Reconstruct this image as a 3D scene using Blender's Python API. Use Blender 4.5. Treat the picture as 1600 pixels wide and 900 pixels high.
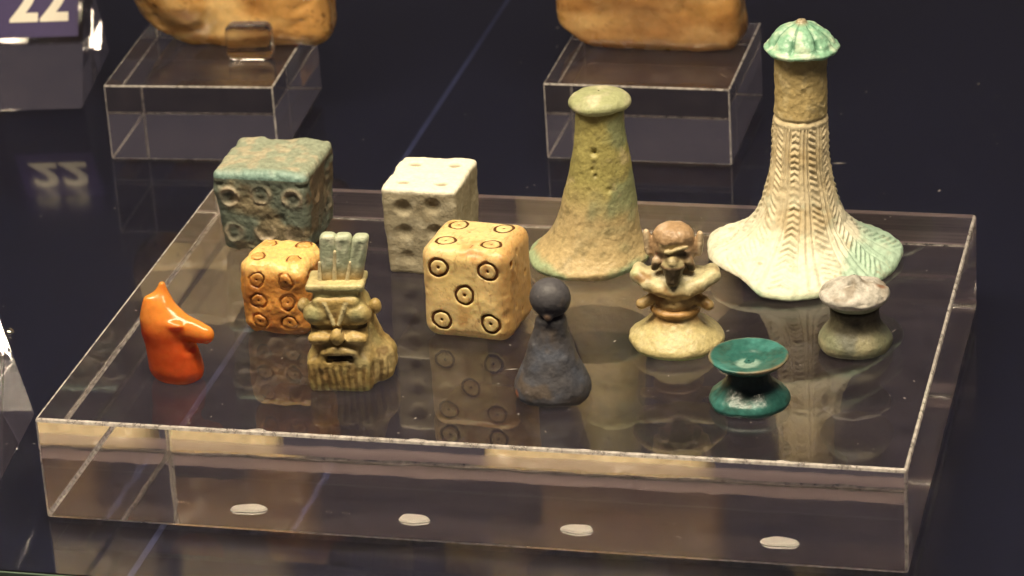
import bpy, math, random
import numpy as np
from mathutils import Matrix, Vector

# ------------------------------------------------------------------ scene: 1 unit = 1 cm
S = bpy.context.scene
for o in list(bpy.data.objects): bpy.data.objects.remove(o)
S.unit_settings.system = 'METRIC'; S.unit_settings.scale_length = 0.01
C = S.collection
random.seed(7)

# ------------------------------------------------------------------ camera
cam = bpy.data.cameras.new('camera'); co = bpy.data.objects.new('camera', cam); C.objects.link(co)
yaw, pitch, roll = -0.2584, 0.4352, -0.0635
f = Vector((math.sin(yaw)*math.cos(pitch), math.cos(yaw)*math.cos(pitch), -math.sin(pitch)))
r = f.cross(Vector((0, 0, 1))).normalized(); u = r.cross(f)
r2 = r*math.cos(roll)+u*math.sin(roll); u2 = u*math.cos(roll)-r*math.sin(roll)
M = Matrix((r2, u2, -f)).transposed().to_4x4(); M.translation = Vector((25.6253, -57.8451, 33.6572))
co.matrix_world = M
cam.sensor_width = 36; cam.lens = 119.37; cam.clip_start = 1; cam.clip_end = 2000
cam.dof.use_dof = True; cam.dof.focus_distance = 71.5; cam.dof.aperture_fstop = 0.42
S.camera = co

# ------------------------------------------------------------------ world and lamps
w = bpy.data.worlds.new('World'); S.world = w; w.use_nodes = True
bg = w.node_tree.nodes['Background']
bg.inputs[0].default_value = (0.86, 0.73, 0.86, 1); bg.inputs[1].default_value = 0.050
S.view_settings.view_transform = 'Standard'; S.view_settings.look = 'None'
S.view_settings.exposure = 0.18; S.view_settings.gamma = 1
S.cycles.max_bounces = 20; S.cycles.transmission_bounces = 18; S.cycles.glossy_bounces = 10
S.cycles.diffuse_bounces = 3; S.cycles.transparent_max_bounces = 8
S.cycles.sample_clamp_indirect = 40.0; S.cycles.use_denoising = True
S.cycles.blur_glossy = 0.3

def lamp(name, loc, to, power, sx, sy=None):
    L = bpy.data.lights.new(name, 'AREA'); L.shape = 'RECTANGLE' if sy else 'DISK'; L.size = sx
    if sy: L.size_y = sy
    L.energy = power; L.color = (1.0, 0.84, 0.61)
    lo = bpy.data.objects.new(name, L); C.objects.link(lo); lo.location = loc
    lo.rotation_euler = (Vector(to)-Vector(loc)).to_track_quat('-Z', 'Y').to_euler()
lamp('case_strip_lamp', (8, -5, 44), (8, 8, 1), 26000, 44, 5)          # diffused strip in the case roof
for i in range(8):                                                      # the row of small spotlights beside it
    lamp('case_spotlight', (-13+6*i, -9.5, 43), (7+0.25*(i-4), 8, 1), 1500, 1.5)

# ------------------------------------------------------------------ helpers
def tag(o, label=None, cat=None, group=None, kind=None):
    if label: o['label'] = label
    if cat: o['category'] = cat
    if group: o['group'] = group
    if kind: o['kind'] = kind
    return o

def empty(name, loc, rz=0, rx=0, ry=0):
    o = bpy.data.objects.new(name, None); C.objects.link(o)
    o.location = loc; o.rotation_euler = (rx, ry, rz); o.empty_display_size = .2
    return o

def mesh_obj(name, V, F, mat, parent=None, cols=None, smooth=True, loc=None):
    V = np.asarray(V, np.float32); F = np.asarray(F, np.int32)
    me = bpy.data.meshes.new(name)
    n = F.shape[1]
    me.vertices.add(len(V)); me.vertices.foreach_set('co', V.ravel())
    me.loops.add(F.size); me.loops.foreach_set('vertex_index', F.ravel())
    me.polygons.add(len(F)); me.polygons.foreach_set('loop_start', np.arange(0, F.size, n, dtype=np.int32))
    me.polygons.foreach_set('loop_total', np.full(len(F), n, np.int32))
    me.polygons.foreach_set('use_smooth', np.full(len(F), smooth))
    me.update(calc_edges=True); me.validate()
    if cols is not None:
        a = me.color_attributes.new('pigment', 'FLOAT_COLOR', 'POINT')
        c4 = np.ones((len(V), 4), np.float32); c4[:, :3] = np.clip(cols, 0, 1)
        a.data.foreach_set('color', c4.ravel())
    me.materials.append(mat)
    o = bpy.data.objects.new(name, me); C.objects.link(o)
    if parent: o.parent = parent
    if loc is not None: o.location = loc
    return o

def h3(ix, iy, iz, seed):
    n = (ix*73856093) ^ (iy*19349663) ^ (iz*83492791) ^ (seed*2654435761 & 0x7fffffff)
    n = (n ^ (n >> 13))*1274126177 & 0x7fffffff
    n = (n ^ (n >> 11))*668265263 & 0x7fffffff
    return (n & 0xffff)/65535.0

def noise(P, sc, seed=0):
    Q = np.asarray(P, np.float64)*sc
    I = np.floor(Q).astype(np.int64); fr = Q-I; fr = fr*fr*(3-2*fr)
    x, y, z = I[..., 0], I[..., 1], I[..., 2]; a, b, c = fr[..., 0], fr[..., 1], fr[..., 2]
    def L(p, q, t): return p+(q-p)*t
    return L(L(L(h3(x, y, z, seed), h3(x+1, y, z, seed), a), L(h3(x, y+1, z, seed), h3(x+1, y+1, z, seed), a), b),
             L(L(h3(x, y, z+1, seed), h3(x+1, y, z+1, seed), a), L(h3(x, y+1, z+1, seed), h3(x+1, y+1, z+1, seed), a), b), c)*2-1

def fbm(P, sc, seed=0, octs=3):
    t = 0; a = 1; s = 0
    for k in range(octs):
        t = t+a*noise(P, sc*2.03**k, seed+k*17); s += a; a *= .5
    return t/s

def sm(a, b, x):
    t = np.clip((x-a)/(b-a), 0, 1); return t*t*(3-2*t)
def mixc(c, d, t):
    c = np.asarray(c, float); d = np.asarray(d, float)
    return c*(1-t[:, None])+d*t[:, None]
def base_col(n, c): return np.tile(np.array(c, float), (n, 1))

def lathe(prof, nt=160, ns=120, disp=None, warp=None, close=True):
    """prof: list of (radius, z) control points bottom -> top, swept round z. disp(theta,s,z,r,P) moves along the normal."""
    pr = np.array(prof, float)
    seg = np.hypot(np.diff(pr[:, 0]), np.diff(pr[:, 1])); s = np.append(0, np.cumsum(seg))
    t = np.linspace(0, s[-1], ns)
    # smooth profile
    rr = np.interp(t, s, pr[:, 0]); zz = np.interp(t, s, pr[:, 1])
    k = np.array([1, 4, 6, 4, 1])/16.
    for _ in range(2):
        for q in (rr, zz):
            p = np.pad(q, 2, mode='edge'); q[1:-1] = np.convolve(p, k, 'valid')[1:-1]
    dr = np.gradient(rr); dz = np.gradient(zz); L = np.hypot(dr, dz)+1e-9
    nr, nz = dz/L, -dr/L
    th = np.linspace(0, 2*np.pi, nt, endpoint=False)
    T, R = np.meshgrid(th, rr); _, Z = np.meshgrid(th, zz); _, SS = np.meshgrid(th, t)
    NR = np.meshgrid(th, nr)[1]; NZ = np.meshgrid(th, nz)[1]
    P = np.stack([R*np.cos(T), R*np.sin(T), Z], -1)
    if disp is not None:
        d = disp(T, SS, Z, R, P)
        P = np.stack([(R+d*NR)*np.cos(T), (R+d*NR)*np.sin(T), Z+d*NZ], -1)
    if warp is not None: P = warp(P, T, R, Z)
    V = P.reshape(-1, 3)
    if pr[:, 1].min() >= 0: V[:, 2] = np.maximum(V[:, 2], 0)
    i = np.arange(ns-1)[:, None]; j = np.arange(nt)[None, :]; j2 = (j+1) % nt
    F = np.stack([i*nt+j, i*nt+j2, (i+1)*nt+j2, (i+1)*nt+j], -1).reshape(-1, 4)
    return V, F, T.ravel(), SS.ravel()

def surfnet(fn, lo, hi, h):
    lo = np.array(lo, float); hi = np.array(hi, float)
    n = np.ceil((hi-lo)/h).astype(int)+1
    g = [lo[k]+h*np.arange(n[k]) for k in range(3)]
    X = np.stack(np.meshgrid(*g, indexing='ij'), -1)
    D = fn(X).astype(np.float32)
    ins = D < 0
    cnt = np.zeros(tuple(n-1)); acc = np.zeros(tuple(n-1)+(3,))
    for ax in range(3):
        a, b = (ax+1) % 3, (ax+2) % 3
        s0 = [slice(None)]*3; s1 = [slice(None)]*3
        s0[ax] = slice(0, -1); s1[ax] = slice(1, None)
        A, B = D[tuple(s0)], D[tuple(s1)]
        cr = (A < 0) != (B < 0)
        t = np.where(cr, A/(A-B+1e-12), 0)
        for da in (0, 1):
            for db in (0, 1):
                sl = [slice(None)]*3
                sl[a] = slice(da, n[a]-1+da); sl[b] = slice(db, n[b]-1+db)
                c = cr[tuple(sl)]; tt = t[tuple(sl)]
                cnt += c
                acc[..., ax] += c*tt; acc[..., a] += c*da; acc[..., b] += c*db
    act = cnt > 0
    idx = -np.ones(act.shape, np.int64); idx[act] = np.arange(act.sum())
    cells = np.argwhere(act)
    V = lo+h*(cells+acc[act]/cnt[act][:, None])
    Fs = []
    for ax in range(3):
        a, b = (ax+1) % 3, (ax+2) % 3
        s0 = [slice(None)]*3; s1 = [slice(None)]*3
        s0[ax] = slice(0, -1); s1[ax] = slice(1, None)
        A, B = ins[tuple(s0)], ins[tuple(s1)]
        e = np.argwhere(A != B)
        e = e[(e[:, a] > 0) & (e[:, b] > 0) & (e[:, a] < n[a]-1) & (e[:, b] < n[b]-1)]
        flip = ~A[tuple(e.T)]
        q = []
        for da, db in ((-1, -1), (0, -1), (0, 0), (-1, 0)):
            c = e.copy(); c[:, a] += da; c[:, b] += db
            q.append(idx[tuple(c.T)])
        q = np.stack(q, -1); q[flip] = q[flip][:, ::-1]
        Fs.append(q)
    return V, np.concatenate(Fs)

def smin(a, b, k):
    h_ = np.clip(.5+.5*(b-a)/k, 0, 1); return b+(a-b)*h_-k*h_*(1-h_)
def smax(a, b, k): return -smin(-a, -b, k)
def ell(P, c, rad):
    q = (P-np.array(c))/np.array(rad); l = np.sqrt((q**2).sum(-1))
    return (l-1)*min(rad)
def cap(P, a, b, ra, rb):
    a = np.array(a, float); b = np.array(b, float); ba = b-a
    t = np.clip(((P-a)@ba)/(ba@ba), 0, 1)
    return np.sqrt(((P-a-t[..., None]*ba)**2).sum(-1))-(ra+(rb-ra)*t)
def rbox(P, c, hs, rd):
    q = np.abs(P-np.array(c))-np.array(hs)+rd
    return np.sqrt((np.maximum(q, 0)**2).sum(-1))+np.minimum(q.max(-1), 0)-rd

# ------------------------------------------------------------------ materials
def new_mat(name):
    m = bpy.data.materials.new(name); m.use_nodes = True
    nt = m.node_tree; b = nt.nodes['Principled BSDF']
    return m, nt, b

def pigment(name, rough=.5, grain=.25, gscale=14, bump=.25, bscale=30, spec=.4, sss=0, radius=(1, .4, .15), coat=0, speck=None, rvar=.15):
    """surface coloured by the pigment attribute, broken up with fine procedural grain and relief"""
    m, nt, b = new_mat(name); N = nt.nodes; K = nt.links
    at = N.new('ShaderNodeAttribute'); at.attribute_name = 'pigment'
    tc = N.new('ShaderNodeTexCoord')
    n1 = N.new('ShaderNodeTexNoise'); n1.inputs['Scale'].default_value = gscale; n1.inputs['Detail'].default_value = 6; n1.inputs['Roughness'].default_value = .65
    K.new(tc.outputs['Object'], n1.inputs['Vector'])
    mr = N.new('ShaderNodeMapRange'); mr.inputs[1].default_value = .3; mr.inputs[2].default_value = .7
    mr.inputs[3].default_value = 1-grain; mr.inputs[4].default_value = 1+grain*.6
    K.new(n1.outputs[0], mr.inputs[0])
    mx = N.new('ShaderNodeVectorMath'); mx.operation = 'SCALE'
    K.new(at.outputs['Color'], mx.inputs[0]); K.new(mr.outputs[0], mx.inputs['Scale'])
    out = mx.outputs[0]
    if speck:
        v = N.new('ShaderNodeTexNoise'); v.inputs['Scale'].default_value = gscale*1.7; v.inputs['Detail'].default_value = 3
        K.new(tc.outputs['Object'], v.inputs['Vector'])
        cr = N.new('ShaderNodeMapRange'); cr.inputs[1].default_value = .62; cr.inputs[2].default_value = .70
        K.new(v.outputs[0], cr.inputs[0])
        mm = N.new('ShaderNodeMix'); mm.data_type = 'RGBA'
        K.new(cr.outputs[0], mm.inputs[0]); K.new(out, mm.inputs[6]); mm.inputs[7].default_value = (*speck, 1)
        out = mm.outputs[2]
    K.new(out, b.inputs['Base Color'])
    r1 = N.new('ShaderNodeMapRange'); r1.inputs[3].default_value = rough-rvar; r1.inputs[4].default_value = rough+rvar
    n3 = N.new('ShaderNodeTexNoise'); n3.inputs['Scale'].default_value = gscale*.5; K.new(tc.outputs['Object'], n3.inputs['Vector'])
    K.new(n3.outputs[0], r1.inputs[0]); K.new(r1.outputs[0], b.inputs['Roughness'])
    n2 = N.new('ShaderNodeTexNoise'); n2.inputs['Scale'].default_value = bscale; n2.inputs['Detail'].default_value = 5
    K.new(tc.outputs['Object'], n2.inputs['Vector'])
    bp = N.new('ShaderNodeBump'); bp.inputs['Strength'].default_value = bump; bp.inputs['Distance'].default_value = .03
    K.new(n2.outputs[0], bp.inputs['Height']); K.new(bp.outputs[0], b.inputs['Normal'])
    b.inputs['Specular IOR Level'].default_value = spec
    if sss:
        b.inputs['Subsurface Weight'].default_value = sss; b.inputs['Subsurface Radius'].default_value = radius
        b.inputs['Subsurface Scale'].default_value = .25
    if coat: b.inputs['Coat Weight'].default_value = coat; b.inputs['Coat Roughness'].default_value = .12
    return m

def acrylic(name, tint=(1, 1, 1), rough=0.0, bump=0.0, ior=1.49, dust=0.0, dscale=(1.2, 1.2, 1.2), dcol=(.8, .74, .68)):
    """clear plastic; dust is the share of pale diffuse haze mixed in to lighten it"""
    m, nt, b = new_mat(name); N = nt.nodes; K = nt.links
    b.inputs['Base Color'].default_value = (*tint, 1); b.inputs['Transmission Weight'].default_value = 1
    b.inputs['IOR'].default_value = ior; b.inputs['Roughness'].default_value = rough
    tc = N.new('ShaderNodeTexCoord')
    if bump:
        n = N.new('ShaderNodeTexNoise'); n.inputs['Scale'].default_value = .8
        K.new(tc.outputs['Object'], n.inputs['Vector'])
        bp = N.new('ShaderNodeBump'); bp.inputs['Strength'].default_value = bump; bp.inputs['Distance'].default_value = .02
        K.new(n.outputs[0], bp.inputs['Height']); K.new(bp.outputs[0], b.inputs['Normal'])
    if dust:
        mp = N.new('ShaderNodeMapping'); mp.inputs['Scale'].default_value = dscale; K.new(tc.outputs['Object'], mp.inputs[0])
        n = N.new('ShaderNodeTexNoise'); n.inputs['Scale'].default_value = 1; n.inputs['Detail'].default_value = 7; n.inputs['Roughness'].default_value = .7
        K.new(mp.outputs[0], n.inputs['Vector'])
        mr = N.new('ShaderNodeMapRange'); mr.inputs[1].default_value = .35; mr.inputs[2].default_value = .7
        mr.inputs[3].default_value = dust*.45; mr.inputs[4].default_value = dust*1.8
        K.new(n.outputs[0], mr.inputs[0])
        df = N.new('ShaderNodeBsdfDiffuse'); df.inputs[0].default_value = (*dcol, 1)
        mx = N.new('ShaderNodeMixShader'); K.new(mr.outputs[0], mx.inputs[0])
        K.new(b.outputs[0], mx.inputs[1]); K.new(df.outputs[0], mx.inputs[2])
        K.new(mx.outputs[0], N['Material Output'].inputs['Surface'])
    return m

def plain(name, col, rough=.6, spec=.4, nscale=6, var=.2, bump=0):
    m, nt, b = new_mat(name); N = nt.nodes; K = nt.links
    tc = N.new('ShaderNodeTexCoord'); n = N.new('ShaderNodeTexNoise'); n.inputs['Scale'].default_value = nscale; n.inputs['Detail'].default_value = 6
    K.new(tc.outputs['Object'], n.inputs['Vector'])
    mm = N.new('ShaderNodeMix'); mm.data_type = 'RGBA'
    mm.inputs[6].default_value = (*[c*(1-var) for c in col], 1); mm.inputs[7].default_value = (*[min(1, c*(1+var)) for c in col], 1)
    K.new(n.outputs[0], mm.inputs[0]); K.new(mm.outputs[2], b.inputs['Base Color'])
    b.inputs['Roughness'].default_value = rough; b.inputs['Specular IOR Level'].default_value = spec
    if bump:
        bp = N.new('ShaderNodeBump'); bp.inputs['Strength'].default_value = bump; bp.inputs['Distance'].default_value = .03
        K.new(n.outputs[0], bp.inputs['Height']); K.new(bp.outputs[0], b.inputs['Normal'])
    return m

ACRYL = acrylic('clear_acrylic', (.985, .965, .95), 0.0, .12, dust=.013, dcol=(.82, .66, .72))  # faint mauve haze mixed in, standing for light reflected in the block
ACRYL_EDGE = acrylic('satin_acrylic_edge', (.98, .95, .92), .14, 0, dust=.42, dscale=(5, 5, 5))
ACRYL_SAWN = acrylic('sawn_acrylic_face', (.98, .95, .93), .02, 0, dust=.055, dscale=(.4, 1, 9), dcol=(.90, .70, .70))
# bright light in the back face painted as paler bands near its long edges
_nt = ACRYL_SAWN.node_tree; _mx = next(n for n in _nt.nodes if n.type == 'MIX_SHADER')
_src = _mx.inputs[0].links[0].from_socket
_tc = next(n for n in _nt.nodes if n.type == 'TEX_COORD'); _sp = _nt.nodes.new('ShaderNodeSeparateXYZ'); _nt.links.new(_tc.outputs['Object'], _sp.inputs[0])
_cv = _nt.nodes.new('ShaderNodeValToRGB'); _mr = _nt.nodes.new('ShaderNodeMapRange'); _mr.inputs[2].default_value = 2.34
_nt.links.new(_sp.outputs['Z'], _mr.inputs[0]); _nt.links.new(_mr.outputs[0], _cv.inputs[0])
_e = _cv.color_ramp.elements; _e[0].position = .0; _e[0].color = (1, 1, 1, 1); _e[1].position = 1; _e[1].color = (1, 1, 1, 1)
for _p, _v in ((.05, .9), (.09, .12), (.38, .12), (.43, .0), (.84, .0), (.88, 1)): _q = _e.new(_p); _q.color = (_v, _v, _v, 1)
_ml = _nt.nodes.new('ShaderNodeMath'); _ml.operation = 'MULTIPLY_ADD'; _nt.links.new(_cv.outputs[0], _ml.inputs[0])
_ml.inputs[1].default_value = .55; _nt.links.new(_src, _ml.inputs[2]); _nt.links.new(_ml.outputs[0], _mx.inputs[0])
GLASS = acrylic('shelf_glass', (.97, .985, .975), .05, 0, 1.5, dust=.0012)

def box_bevel(name, lo, hi, mat, parent=None, bev=.035, seg=2, loc=None, edge_mat=None, back_mat=None):
    import bmesh
    bm = bmesh.new(); bmesh.ops.create_cube(bm, size=1)
    for v in bm.verts:
        for k in range(3): v.co[k] = lo[k] if v.co[k] < 0 else hi[k]
    if bev:
        res = bmesh.ops.bevel(bm, geom=bm.edges[:], offset=bev, segments=seg, affect='EDGES', profile=.5)
        if edge_mat:
            for q in res['faces']: q.material_index = 1
    if back_mat:
        for q in bm.faces:
            if q.normal.y > .99: q.material_index = 2
    me = bpy.data.meshes.new(name); bm.to_mesh(me); bm.free(); me.materials.append(mat)
    if edge_mat: me.materials.append(edge_mat)
    if back_mat: me.materials.append(back_mat)
    o = bpy.data.objects.new(name, me); C.objects.link(o)
    if parent: o.parent = parent
    if loc is not None: o.location = loc
    return o

# ================================================================== setting
deckm = plain('dark_deck_board', (.006, .0075, .026), .55, .3, 3, .35)
tag(box_bevel('shelf_base', (-120, -2.1, -1.9), (130, 190, -.86), deckm, bev=0), kind='structure')
tag(box_bevel('glass_shelf', (-120, -2.2, -.85), (130, 190, 0), GLASS, bev=.03), kind='structure')
edge = plain('green_glass_edge', (.10, .15, .11), .3, .5, 20, .3)
tag(box_bevel('shelf_edge_strip', (-120, -2.26, -.84), (130, -2.205, -.01), edge, bev=.01), kind='structure')
seam = plain('seam_blue_sheen', (.045, .055, .15), .45, .5, 1.5, .6)  # bluish reflection along the seam is put into its colour
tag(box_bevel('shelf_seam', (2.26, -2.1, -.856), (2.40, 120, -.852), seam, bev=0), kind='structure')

# ================================================================== acrylic display block
H = 2.3346
blk = empty('display_block', (0, 0, 0))
tag(blk, 'large clear acrylic display block carrying the dice and gaming pieces', 'display block')
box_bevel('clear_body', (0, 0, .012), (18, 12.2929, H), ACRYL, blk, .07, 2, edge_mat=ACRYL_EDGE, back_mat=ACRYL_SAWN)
padm = plain('white_adhesive', (.86, .82, .76), .8, .2, 9, .12)
for (x, y, rx_, ry_, rot) in ((4.15, 1.50, .40, .24, .25), (7.7, 1.5, .33, .26, 0), (11.15, 1.5, .34, .25, 0), (15.3, 1.5, .40, .26, 0)):
    n = 26; a = np.linspace(0, 2*np.pi, n, endpoint=False)
    rr = 1+.06*np.sin(3*a+x)+.04*np.sin(5*a+x*2)
    X = rr*rx_*np.cos(a); Y = rr*ry_*np.sin(a)
    V = [(X[i], Y[i], 0) for i in range(n)]+[(X[i]*.9, Y[i]*.9, .05) for i in range(n)]+[(0, 0, 0), (0, 0, .055)]
    F = []
    for i in range(n):
        j = (i+1) % n
        F += [(i, j, n+j, n+i), (n+i, n+j, 2*n+1, 2*n+1), (j, i, 2*n, 2*n)]
    me = bpy.data.meshes.new('adhesive_pad'); me.from_pydata(V, [], [tuple(dict.fromkeys(q)) for q in F]); me.materials.append(padm)
    o = bpy.data.objects.new('adhesive_pad', me); C.objects.link(o); o.parent = blk; o.location = (x, y, .02); o.rotation_euler.z = rot

Z0 = H+.006

# ================================================================== dice
RINGDARK = plain('pip_stain', (.085, .036, .012), .8, .2, 25, .5)

def die(name, loc, rz, size, rd, pips_front, pips_top, pips_side, matl, colfn, ring=.19, gw=.028, gd=.045, mode='ring', tilt=(0, 0), nz=.02, ringmat=None, seed=0, res=.024, taper=0, extra=None, irr=.07, gap=0, chip=.10):
    hx, hy, hz = size[0]/2, size[1]/2, size[2]/2
    root = empty(name, (loc[0], loc[1], loc[2]), rz, tilt[0], tilt[1])
    places = []                        # (centre, u, v, normal)
    for p in pips_front: places.append((np.array([p[0]*hx, -hy, hz+p[1]*hz]), (1, 0, 0), (0, 0, 1), (0, -1, 0)))
    for p in pips_top: places.append((np.array([p[0]*hx, p[1]*hy, 2*hz]), (1, 0, 0), (0, 1, 0), (0, 0, 1)))
    for p in pips_side: places.append((np.array([hx, p[0]*hy, hz+p[1]*hz]), (0, 1, 0), (0, 0, 1), (1, 0, 0)))
    def wob(a, c):     # hand-cut rings are not true circles
        p = c[0]*7+c[1]*5+c[2]*9
        return 1+irr*(.6*np.sin(2*a+p)+.4*np.sin(3*a+p*2)+.25*np.sin(7*a+p))
    def fn(P):
        Q = P.copy()
        if taper:
            k = 1-taper*(1-P[..., 2]/(2*hz)); Q[..., 0] = P[..., 0]/k; Q[..., 1] = P[..., 1]/k
        d = rbox(Q, (0, 0, hz), (hx, hy, hz), rd)
        d = d+nz*fbm(P, 2.2/size[0]*2, seed, 3)+nz*.35*fbm(P, 9, seed+5, 2)
        for c, uu, vv, nn in places:
            R = P-c; a = R@np.array(uu, float); b_ = R@np.array(vv, float); hgt = R@np.array(nn, float)
            rad = np.sqrt(a*a+b_*b_)
            if mode == 'ring': rad = rad/wob(np.arctan2(b_, a), c)
            if mode == 'ring':
                g = np.minimum(np.abs(rad-ring)-gw, rad-gw*1.15)
                g = np.maximum(g, np.abs(hgt)-gd)
                d = smax(d, -g, .015)
            elif mode == 'pit':
                g = np.sqrt(rad**2+((hgt-.02)*1.5)**2)-ring
                d = smax(d, -g, .05)
            elif mode == 'crust':
                near = np.abs(hgt) < .3
                rough = np.clip(.55+1.3*fbm(P, 2.6, 66, 2), .05, 1.3); rad = rad+.06*fbm(P, 5, 67, 2)
                d = d+np.where(near, rough*(-.06*np.exp(-((rad-ring)/.045)**2)+.06*np.exp(-(rad/(ring*.6))**2)-.06*np.exp(-(rad/.05)**2)), 0)
        e_ = np.sort(np.stack([np.abs(P[..., 0])/hx, np.abs(P[..., 1])/hy, np.abs(P[..., 2]-hz)/hz], -1), -1)[..., 1]
        d = d+sm(.72, .98, e_)*np.maximum(fbm(P, 3.1, seed+40, 2)-.05, 0)*chip
        if extra: d = extra(P, d)
        return d
    V, F = surfnet(fn, (-hx-.12, -hy-.12, -.1), (hx+.12, hy+.12, 2*hz+.12), res)
    V[:, 2] = np.maximum(V[:, 2], 0)
    body = mesh_obj('body', V, F, matl, root, colfn(V, places, ring))
    if mode == 'ring':
        for c, uu, vv, nn in places:   # dark stain lying in each engraved ring and centre dot
            uu = np.array(uu, float); vv = np.array(vv, float); nn = np.array(nn, float)
            Vs = []; Fs = []
            n = 28
            for (ra, rb) in ((ring-gw*.95, ring+gw*.95),):
                for k in range(n):
                    a = 2*math.pi*k/n; dd = (uu*math.cos(a)+vv*math.sin(a))*wob(a, c)
                    Vs += [dd*ra-nn*gd*.5, dd*(ra+rb)/2-nn*gd*.42, dd*rb-nn*gd*.5]
                for k in range(n):
                    i, j = 3*k, 3*((k+1) % n)
                    if gap and math.sin(2*math.pi*k/n+c[0]*5+c[2]*4) > 1-gap: continue      # stain worn away
                    Fs += [(i, i+1, j+1, j), (i+1, i+2, j+2, j+1)]
            used = sorted({i for q in Fs for i in q}); mp_ = {v: k for k, v in enumerate(used)}
            Vs = [Vs[i] for i in used]; Fs = [tuple(mp_[i] for i in q) for q in Fs]
            Vd = []; Fd = []; m_ = 8
            for k in range(m_):
                a = 2*math.pi*k/m_; Vd.append((uu*math.cos(a)+vv*math.sin(a))*gw*1.1-nn*gd*.45)
            Vd.append(-nn*gd*.38)
            for k in range(0, m_, 2): Fd.append((k, k+1, (k+2) % m_, m_))
            # follow the uneven face: sink by the local noise offset
            off = -(nz*fbm(np.array([c]), 2.2/size[0]*2, seed, 3)[0])
            tp = np.array([1., 1., 1.])
            if taper: tp[:2] = 1-taper*(1-c[2]/(2*hz))
            pp = mesh_obj('pip', np.array(Vs)+nn*off, Fs, ringmat or RINGDARK, root, loc=c*tp)
            mesh_obj('pip_dot', np.array(Vd)+nn*off, Fd, ringmat or RINGDARK, pp)
    return root

def bone_cols(V, places, ring):
    n = len(V); c = base_col(n, (.78, .58, .27))
    c = mixc(c, (.84, .64, .28), sm(-.1, .5, fbm(V, 1.3, 3)))
    c = mixc(c, (.50, .24, .07), sm(.15, .6, fbm(V, 2.0, 9))*.8)
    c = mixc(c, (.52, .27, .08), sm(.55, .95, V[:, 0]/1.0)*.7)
    # pores and hairline cracks
    cr = np.abs(fbm(V*np.array([3.5, 1, .8]), 1.6, 40, 3))
    c = mixc(c, (.30, .12, .04), (1-sm(.0, .035, cr))*.45)
    c = mixc(c, (.25, .11, .04), sm(.62, .72, fbm(V, 7, 77, 2))*.7)
    return c
bonem = pigment('big_bone', .38, .14, 10, .15, 22, .45, .35, (1, .5, .2))
X5 = .56
five = [(-X5, .58), (X5, .58), (0, 0.02), (-X5, -.56), (X5, -.56)]
four = [(-.52, .5), (.52, .5), (-.52, -.45), (.52, -.45)]
six_v = [(-.45, .62), (.45, .62), (-.45, 0), (.45, 0), (-.45, -.62), (.45, -.62)]
def bone_extra(P, d):  # gouged pores along the upper right edge
    for (x, y, z, q) in ((.93, -.55, 1.75, .07), (.98, -.3, 1.6, .06), (.97, -.75, 1.45, .05), (1, -.1, 1.85, .08), (.99, .3, 1.2, .06), (1, -.4, .7, .05), (.99, 0, .45, .06)):
        d = smax(d, -(ell(P, (x, y, z), (q, q, q*1.3))), .03)
    return d
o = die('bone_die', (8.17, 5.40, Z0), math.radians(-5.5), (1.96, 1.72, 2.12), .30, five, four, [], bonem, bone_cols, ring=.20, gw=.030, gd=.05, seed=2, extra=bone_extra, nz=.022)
tag(o, 'large pale bone die showing five dark ring-and-dot marks, behind the black pawn', 'die')

def small_cols(V, places, ring):
    n = len(V); c = base_col(n, (.64, .29, .07))
    c = mixc(c, (.36, .13, .03), sm(-.15, .4, fbm(V, 2.2, 13))*.8)
    c = mixc(c, (.84, .56, .20), sm(1.35, 1.6, V[:, 2]))  # top face painted lighter, as the overhead light leaves it
    for p, *_ in places:
        dd = np.sqrt(((V-p)**2).sum(1)); c = mixc(c, (.50, .22, .05), (1-sm(.10, .22, dd))*.55)
    c = mixc(c, (.14, .05, .02), sm(.45, .65, fbm(V, 5, 31, 3))*.5)
    return c
smm = pigment('small_bone', .36, .2, 12, .4, 18, .5, .35, (1, .45, .15))
brown = plain('worn_pip_stain', (.19, .075, .02), .7, .3, 25, .5)
o = die('bone_die', (3.96, 5.02, Z0), math.radians(-2.5), (1.56, 1.5, 1.72), .34, [(-.42, .55), (.42, .55), (-.42, -.02), (.42, -.02), (-.42, -.58), (.42, -.58)],
        four, [(-.4, .5), (.4, -.5), (0, 0)], smm, small_cols, ring=.165, gw=.022, gd=.05, seed=21, nz=.055, irr=.14, gap=.9, ringmat=brown)
tag(o, 'small worn amber bone die between the orange jackal head and the bearded head', 'die')

def white_cols(V, places, ring):
    n = len(V); c = base_col(n, (.36, .32, .22))
    c = mixc(c, (.30, .26, .17), sm(0, .5, fbm(V, 2.5, 5))*.8)
    c = mixc(c, (.62, .58, .44), sm(.1, .6, fbm(V, 4, 15))*.6)
    c = mixc(c, (.86, .82, .66), sm(1.93, 2.05, V[:, 2]))  # overhead light on the top face put into a paler colour
    for x, y in ((-.45, .5), (.45, .55), (-.45, -.5), (.42, -.5)):
        c = mixc(c, (.30, .26, .17), (1-sm(.08, .17, np.hypot(V[:, 0]-x, (V[:, 1]-y)*1.3)))*(V[:, 2] > 1.9)*.8)  # shade in the scooped top pips put into the colour
    c = mixc(c, (.24, .17, .09), sm(.5, .62, fbm(V, 4, 75))*.7)
    return c
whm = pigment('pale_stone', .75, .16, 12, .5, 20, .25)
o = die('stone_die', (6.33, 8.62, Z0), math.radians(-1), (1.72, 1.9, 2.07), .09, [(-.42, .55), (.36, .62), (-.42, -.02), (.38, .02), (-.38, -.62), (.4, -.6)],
        [], [], whm, white_cols, ring=.20, mode='pit', chip=.03, seed=33, nz=.035, taper=.06,
        extra=lambda P, d: [d := smax(d, -ell(P, (x, y, 2.08), (.17, .13, .085)), .02) for x, y in ((-.45, .5), (.45, .55), (-.45, -.5), (.42, -.5))][-1])
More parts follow.
